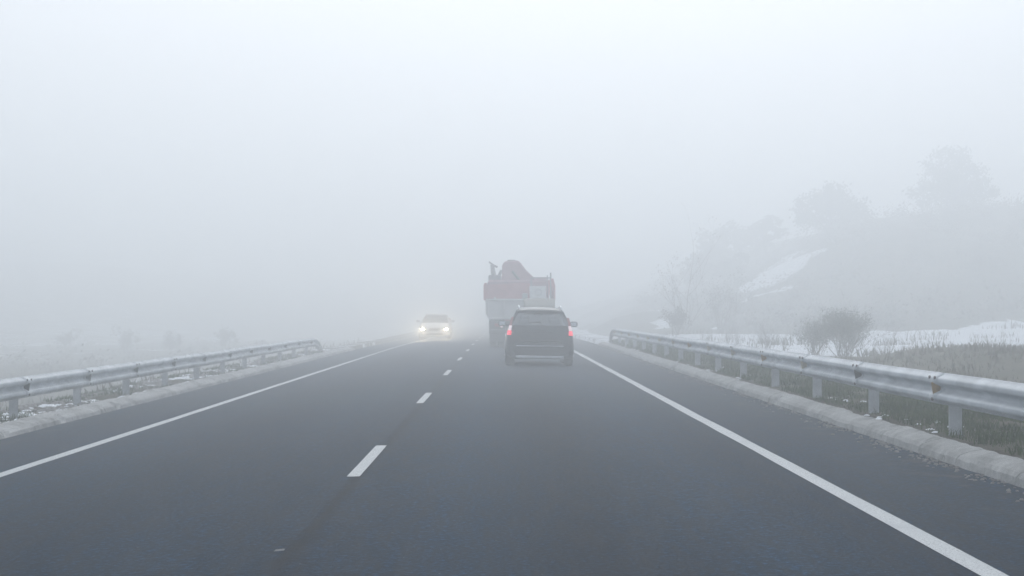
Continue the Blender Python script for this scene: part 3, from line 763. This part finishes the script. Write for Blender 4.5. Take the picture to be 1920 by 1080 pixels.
    for i in range(n + 1):
        t = -1 + 2 * i / n; yy = 4.63 - .16 * abs(t) ** 2.5
        R_.append([(t * hw * .93, yy - .15, .19), (t * hw * .93, yy - .02, .21), (t * hw * .93, yy + .02, .30), (t * hw * .93, yy + .02, .44), (t * hw * .93, yy - .03, .50), (t * hw * .93, yy - .15, .50)])
    m.loft(R_); fb = fix_normals(m.build('front_bumper', M[paint], root, smooth=True))
    m = MB(); m.box((0, 4.655, .32), (.9, .02, .09), bev=.008); m.build('air_intake', M['trim'], fb)
    m = MB(); m.box((0, 4.672, .43), (.50, .014, .10), bev=.003); m.build('front_plate', M['plate'], fb)
    return tag(root, label, 'car')
CY = 46.0
car = estate_car((.93, CY, road_z(.93, CY)), 0, 'black_paint', 'dark estate car seen from behind, red tail lamps lit, following the lorry', True, False, W=1.70)
car.rotation_euler = (0, -math.atan(-.015) * 1.0, 0)
OY = 103
on = estate_car((-3.72, OY + 4.6, road_z(-3.72, OY)), math.pi, 'light_paint', 'pale oncoming car dissolving in the fog with both headlights lit', False, True, W=1.78)
# its dipped beams light the fog and the road ahead of it
for s in (-1, 1):
    ld = bpy.data.lights.new('headlight_beam', 'SPOT'); ld.energy = 480; ld.spot_size = R(70); ld.spot_blend = .9; ld.shadow_soft_size = .08; ld.color = (1, .80, .52)
    lo = bpy.data.objects.new('headlight_beam', ld); C.objects.link(lo); lo.parent = on; lo.location = (s * .645, 4.75, .59); lo.rotation_euler = (R(81), 0, 0)

# ------------------------------------------------------------------ lorry and its load
TY = 69.0; TX = .69
def tz(y): return road_z(TX, TY + y)
tr = empty('tipper_lorry', (TX, TY, road_z(TX, TY)))
m = MB()
for s in (-1, 1): m.box((s * .40, 3.6, .86), (.09, 7.0, .20), bev=.01)
for yy in (.3, 1.5, 3.0, 4.8, 6.6): m.box((0, yy, .86), (.72, .12, .14))
m.build('chassis', M['steel_dark'], tr)
# tipper body: sides tuck in towards the floor
B = [(-1.16, 1.07), (1.16, 1.07), (1.255, 1.28), (1.26, 1.80), (-1.26, 1.80), (-1.255, 1.28)]
m = MB(); m.prism(B, 'y', .10, 5.6); bo = soft(m.build('tipper_body', M['truck_grey'], tr), .015)
m = MB()
m.box((0, .07, 1.79), (2.56, .10, .07), bev=.01); m.box((0, .065, 1.10), (2.30, .09, .07), bev=.01)
for x in (-1.2, -.62, 0, .62, 1.2): m.box((x, .06, 1.45), (.06, .07, .62), bev=.008)
for q in (-1, 1): m.box((q * .95, .04, 1.83), (.07, .10, .12), bev=.01)
m.build('tailgate', M['truck_grey'], bo)
for s in (-1, 1):
    m = MB()
    for yy in (.8, 1.6, 2.4, 3.2, 4.0, 4.8): m.box((s * 1.275, yy, 1.5), (.05, .08, .55), bev=.005)
    m.build('side_rib', M['truck_grey'], bo)
# red raised side boards and rear board
m = MB()
m.prism([(-1.37, 1.80), (-1.25, 1.80), (-1.25, 2.42), (-1.33, 2.42), (-1.37, 2.32)], 'y', .12, 5.5); m.prism([(1.25, 1.80), (1.29, 1.80), (1.29, 2.30), (1.22, 2.58), (1.13, 2.58), (1.16, 2.30)], 'y', .12, 5.5)
m.build('side_board', M['truck_red'], tr)
m = MB(); m.prism([(-1.24, 1.84), (.36, 1.84), (.36, 2.40), (.05, 2.44), (-.55, 2.38), (-1.24, 2.36)], 'y', .13, .20); soft(m.build('rear_board', M['truck_red'], tr), .01)
m = MB()
for yy in (.12, 5.4):
    m.box((1.12, yy + .04, 2.30), (.05, .05, 1.0)); m.box((.75, yy + .04, 2.60), (.75, .05, .05)); m.box((.40, yy + .04, 2.30), (.05, .05, .62))
m.build('rack', M['machine_grey'], tr)
bd_ = MB(); bd_.box((.64, .08, 2.06), (.62, .04, .48), bev=.01); wb = bd_.build('marker_board', M['white_board'], tr)
m = MB(); n = 24
m.loft([[(.66 + rr * math.cos(6.283 * q / n), yy, 2.07 + rr * math.sin(6.283 * q / n)) for q in range(n)] for rr, yy in ((.125, .058), (.125, .052), (.10, .052), (.10, .058))], cap=False); m.build('board_ring', M['white_frame'], wb)
m = MB(); m.box((.16, .085, 1.93), (.20, .05, .20), bev=.02); m.build('lamp_box', M['white_frame'], tr)
m = MB(); R_ = []
for i in range(13):
    t = i / 12; x = .12 + 1.14 * t; R_.append([(x, .00, 1.84 - .05 * math.sin(t * 3.1)), (x, -.02, 1.62), (x, -.01, 1.46 - .05 * math.sin(t * 9)), (x, .02, 1.46 - .05 * math.sin(t * 9)), (x, .02, 1.84)])
m.loft(R_); fix_normals(m.build('canvas_flap', M['canvas'], tr, smooth=True))
# wheels: twin rear axles with dual tyres, front axle
for yy in (1.15, 2.5):
    for s in (-1, 1):
        for off in (1.0, .72): wheel(tr, s * off, yy, .50, .26, s)
for s in (-1, 1): wheel(tr, s * 1.0, 6.6, .50, .30, s)
for s in (-1, 1):
    m = MB(); pts = [(.55, .55), (.55, .62), (.75, .98), (1.2, 1.06), (2.5, 1.06), (2.95, .98), (3.15, .62), (3.15, .55), (3.09, .62), (2.9, .93), (2.5, 1.01), (1.2, 1.01), (.8, .93), (.6, .62)]
    m.prism(pts, 'x', s * .60, s * 1.17); fix_normals(m.build('mudguard', M['steel_dark'], tr))
    m = MB(); m.box((s * .86, .52, .50), (.58, .02, .52)); m.build('mud_flap', M['steel_dark'], tr)
m = MB(); m.box((0, .10, .62), (2.26, .10, .14), bev=.015)
for s in (-1, 1): m.box((s * .5, .18, .78), (.08, .12, .30))
bu = m.build('underrun_bar', M['steel_dark'], tr)
m = MB(); m.box((0, .16, .88), (2.30, .06, .24), bev=.01); lp = m.build('lamp_panel', M['steel_dark'], tr)
for s in (-1, 1):
    m = MB(); m.box((s * .86, .115, .86), (.20, .04, .12), bev=.01); m.build('tail_lamp', M['red_lamp'], lp)
    m = MB(); m.box((s * .70, .115, .81), (.09, .04, .09), bev=.01); m.build('clear_lens', M['clear_lamp'], lp)
# cab
m = MB(); R_ = []
for y, w, z0, z1 in ((5.75, 1.15, .6, 2.62), (5.85, 1.2, .5, 2.74), (6.9, 1.2, .45, 2.76), (7.4, 1.19, .45, 2.66), (7.62, 1.15, .5, 1.75), (7.68, 1.10, .55, 1.2)):
    R_.append([(-w, y, z0), (w, y, z0), (w, y, z1 - .12), (w - .1, y, z1), (-w + .1, y, z1), (-w, y, z1 - .12)])
m.loft(R_); cab = soft(m.build('cab', M['truck_cab'], tr), .03)
m = MB(); m.poly([(-1.02, 7.665, 1.75), (1.02, 7.665, 1.75), (.98, 7.45, 2.5), (-.98, 7.45, 2.5)]); m.build('windscreen', M['glass'], cab)
for s in (-1, 1):
    m = MB(); m.box((s * 1.205, 6.9, 2.05), (.012, .85, .6)); m.build('side_window', M['trim'], cab)
    m = MB(); m.box((s * 1.36, 7.35, 2.1), (.16, .10, .42), bev=.02); m.tube([(s * 1.2, 7.4, 2.3), (s * 1.34, 7.38, 2.28)], .02, 6); m.build('wing_mirror', M['trim'], cab)
tag(tr, 'loaded tipper lorry with grey tailgate and red side boards ahead of the dark car', 'lorry')
# load: a red machine riding in the body
ld_ = empty('machine', (TX, TY + .6, road_z(TX, TY) + 1.82))
m = MB(); m.prism([(-.70, .5), (-.68, 1.30), (-.58, 1.43), (-.08, 1.46), (.03, 1.36), (.22, 1.10), (.56, .78), (.60, .5)], 'y', .6, 2.6); soft(m.build('hood', M['machine_dark'], ld_), .06, 3)
m = MB(); m.box((-.33, 1.6, 1.475), (.30, 1.2, .05), bev=.02); m.build('hood_vent', M['machine_grey'], ld_)
m = MB(); m.box((-.35, 1.4, .30), (1.75, 2.4, .85), bev=.08); m.box((.55, 1.4, .30), (.9, 2.2, .8), bev=.05); m.build('base', M['machine_dark'], ld_)
m = MB(); m.tube([(-1.02, .9, .2), (-1.0, .9, .9), (-1.06, .85, 1.30)], [.11, .10, .07], 8); m.tube([(-1.18, .85, 1.42), (-1.0, .86, 1.27), (-.86, .9, 1.22)], [.03, .05, .04], 6); m.tube([(-.95, 1.0, .6), (-.70, 1.1, 1.1)], .06, 6); m.build('arm', M['machine_grey'], ld_)
m = MB(); m.box((-.95, 1.5, .55), (.5, 1.6, .75), bev=.05); m.build('engine_cover', M['machine_grey'], ld_)
m = MB(); m.tube([(-.3, .5, 1.05), (.1, .45, .55), (.35, .5, .5)], [.05, .05, .05], 7); m.build('hose', M['trim'], ld_)
tag(ld_, 'humped dark red machine carried in the bed of the lorry', 'machine')

# ------------------------------------------------------------------ haze
DENS = .0146
m = MB(); m.box((0, 250, 10.5), (1560, 1460, 29.0))
hz = m.build('haze', [], None); hz.data.materials.clear(); tag(hz, kind='stuff')
hm = bpy.data.materials.new('fog'); hm.use_nodes = True; N = hm.node_tree.nodes; L = hm.node_tree.links
N.remove(N['Principled BSDF']); pv = N.new('ShaderNodeVolumePrincipled'); pv.inputs['Color'].default_value = (.95, .98, 1.0, 1); pv.inputs['Density'].default_value = DENS; pv.inputs['Anisotropy'].default_value = .72
L.new(pv.outputs[0], N['Material Output'].inputs['Volume']); hz.data.materials.append(hm)

# ------------------------------------------------------------------ sky, sun, camera
w = bpy.data.worlds.new('World'); sc.world = w; w.use_nodes = True; N = w.node_tree.nodes; L = w.node_tree.links; bg = N['Background']
SE, SR = R(38), R(2)
sk = N.new('ShaderNodeTexSky'); sk.sky_type = 'NISHITA'; sk.sun_disc = False; sk.sun_elevation = SE; sk.sun_rotation = SR; sk.air_density = 1.0; sk.dust_density = 4; sk.ozone_density = 1
OV = (6.15, 6.6, 7.35)
mx = N.new('ShaderNodeMix'); mx.data_type = 'RGBA'; mx.inputs[0].default_value = .82; L.new(sk.outputs[0], mx.inputs[6]); mx.inputs[7].default_value = (*OV, 1)
L.new(mx.outputs[2], bg.inputs[0]); bg.inputs[1].default_value = .12
s = bpy.data.lights.new('sun', 'SUN'); s.energy = 1.0; s.angle = R(25); s.color = (.97, .98, 1); so = bpy.data.objects.new('sun', s); C.objects.link(so)
so.rotation_euler = (R(90) - SE, 0, -SR + math.pi)

cd = bpy.data.cameras.new('camera'); cam = bpy.data.objects.new('camera', cd); C.objects.link(cam); sc.camera = cam
F = 3500.
cd.sensor_width = 36; cd.lens = F / 1920 * 36; cd.clip_end = 3000; cd.clip_start = .1
cam.location = (0, 0, 1.31)
cam.rotation_euler = (R(90) + math.atan(46 / F), 0, -math.atan(19 / F))
sc.view_settings.view_transform = 'Standard'; sc.view_settings.look = 'None'; sc.view_settings.gamma = 1; sc.view_settings.exposure = .12
cy = sc.cycles
cy.volume_bounces = 8; cy.max_bounces = 10; cy.diffuse_bounces = 3; cy.glossy_bounces = 3; cy.transparent_max_bounces = 12
cy.use_denoising = True; cy.sample_clamp_indirect = 6
cy.use_adaptive_sampling = False
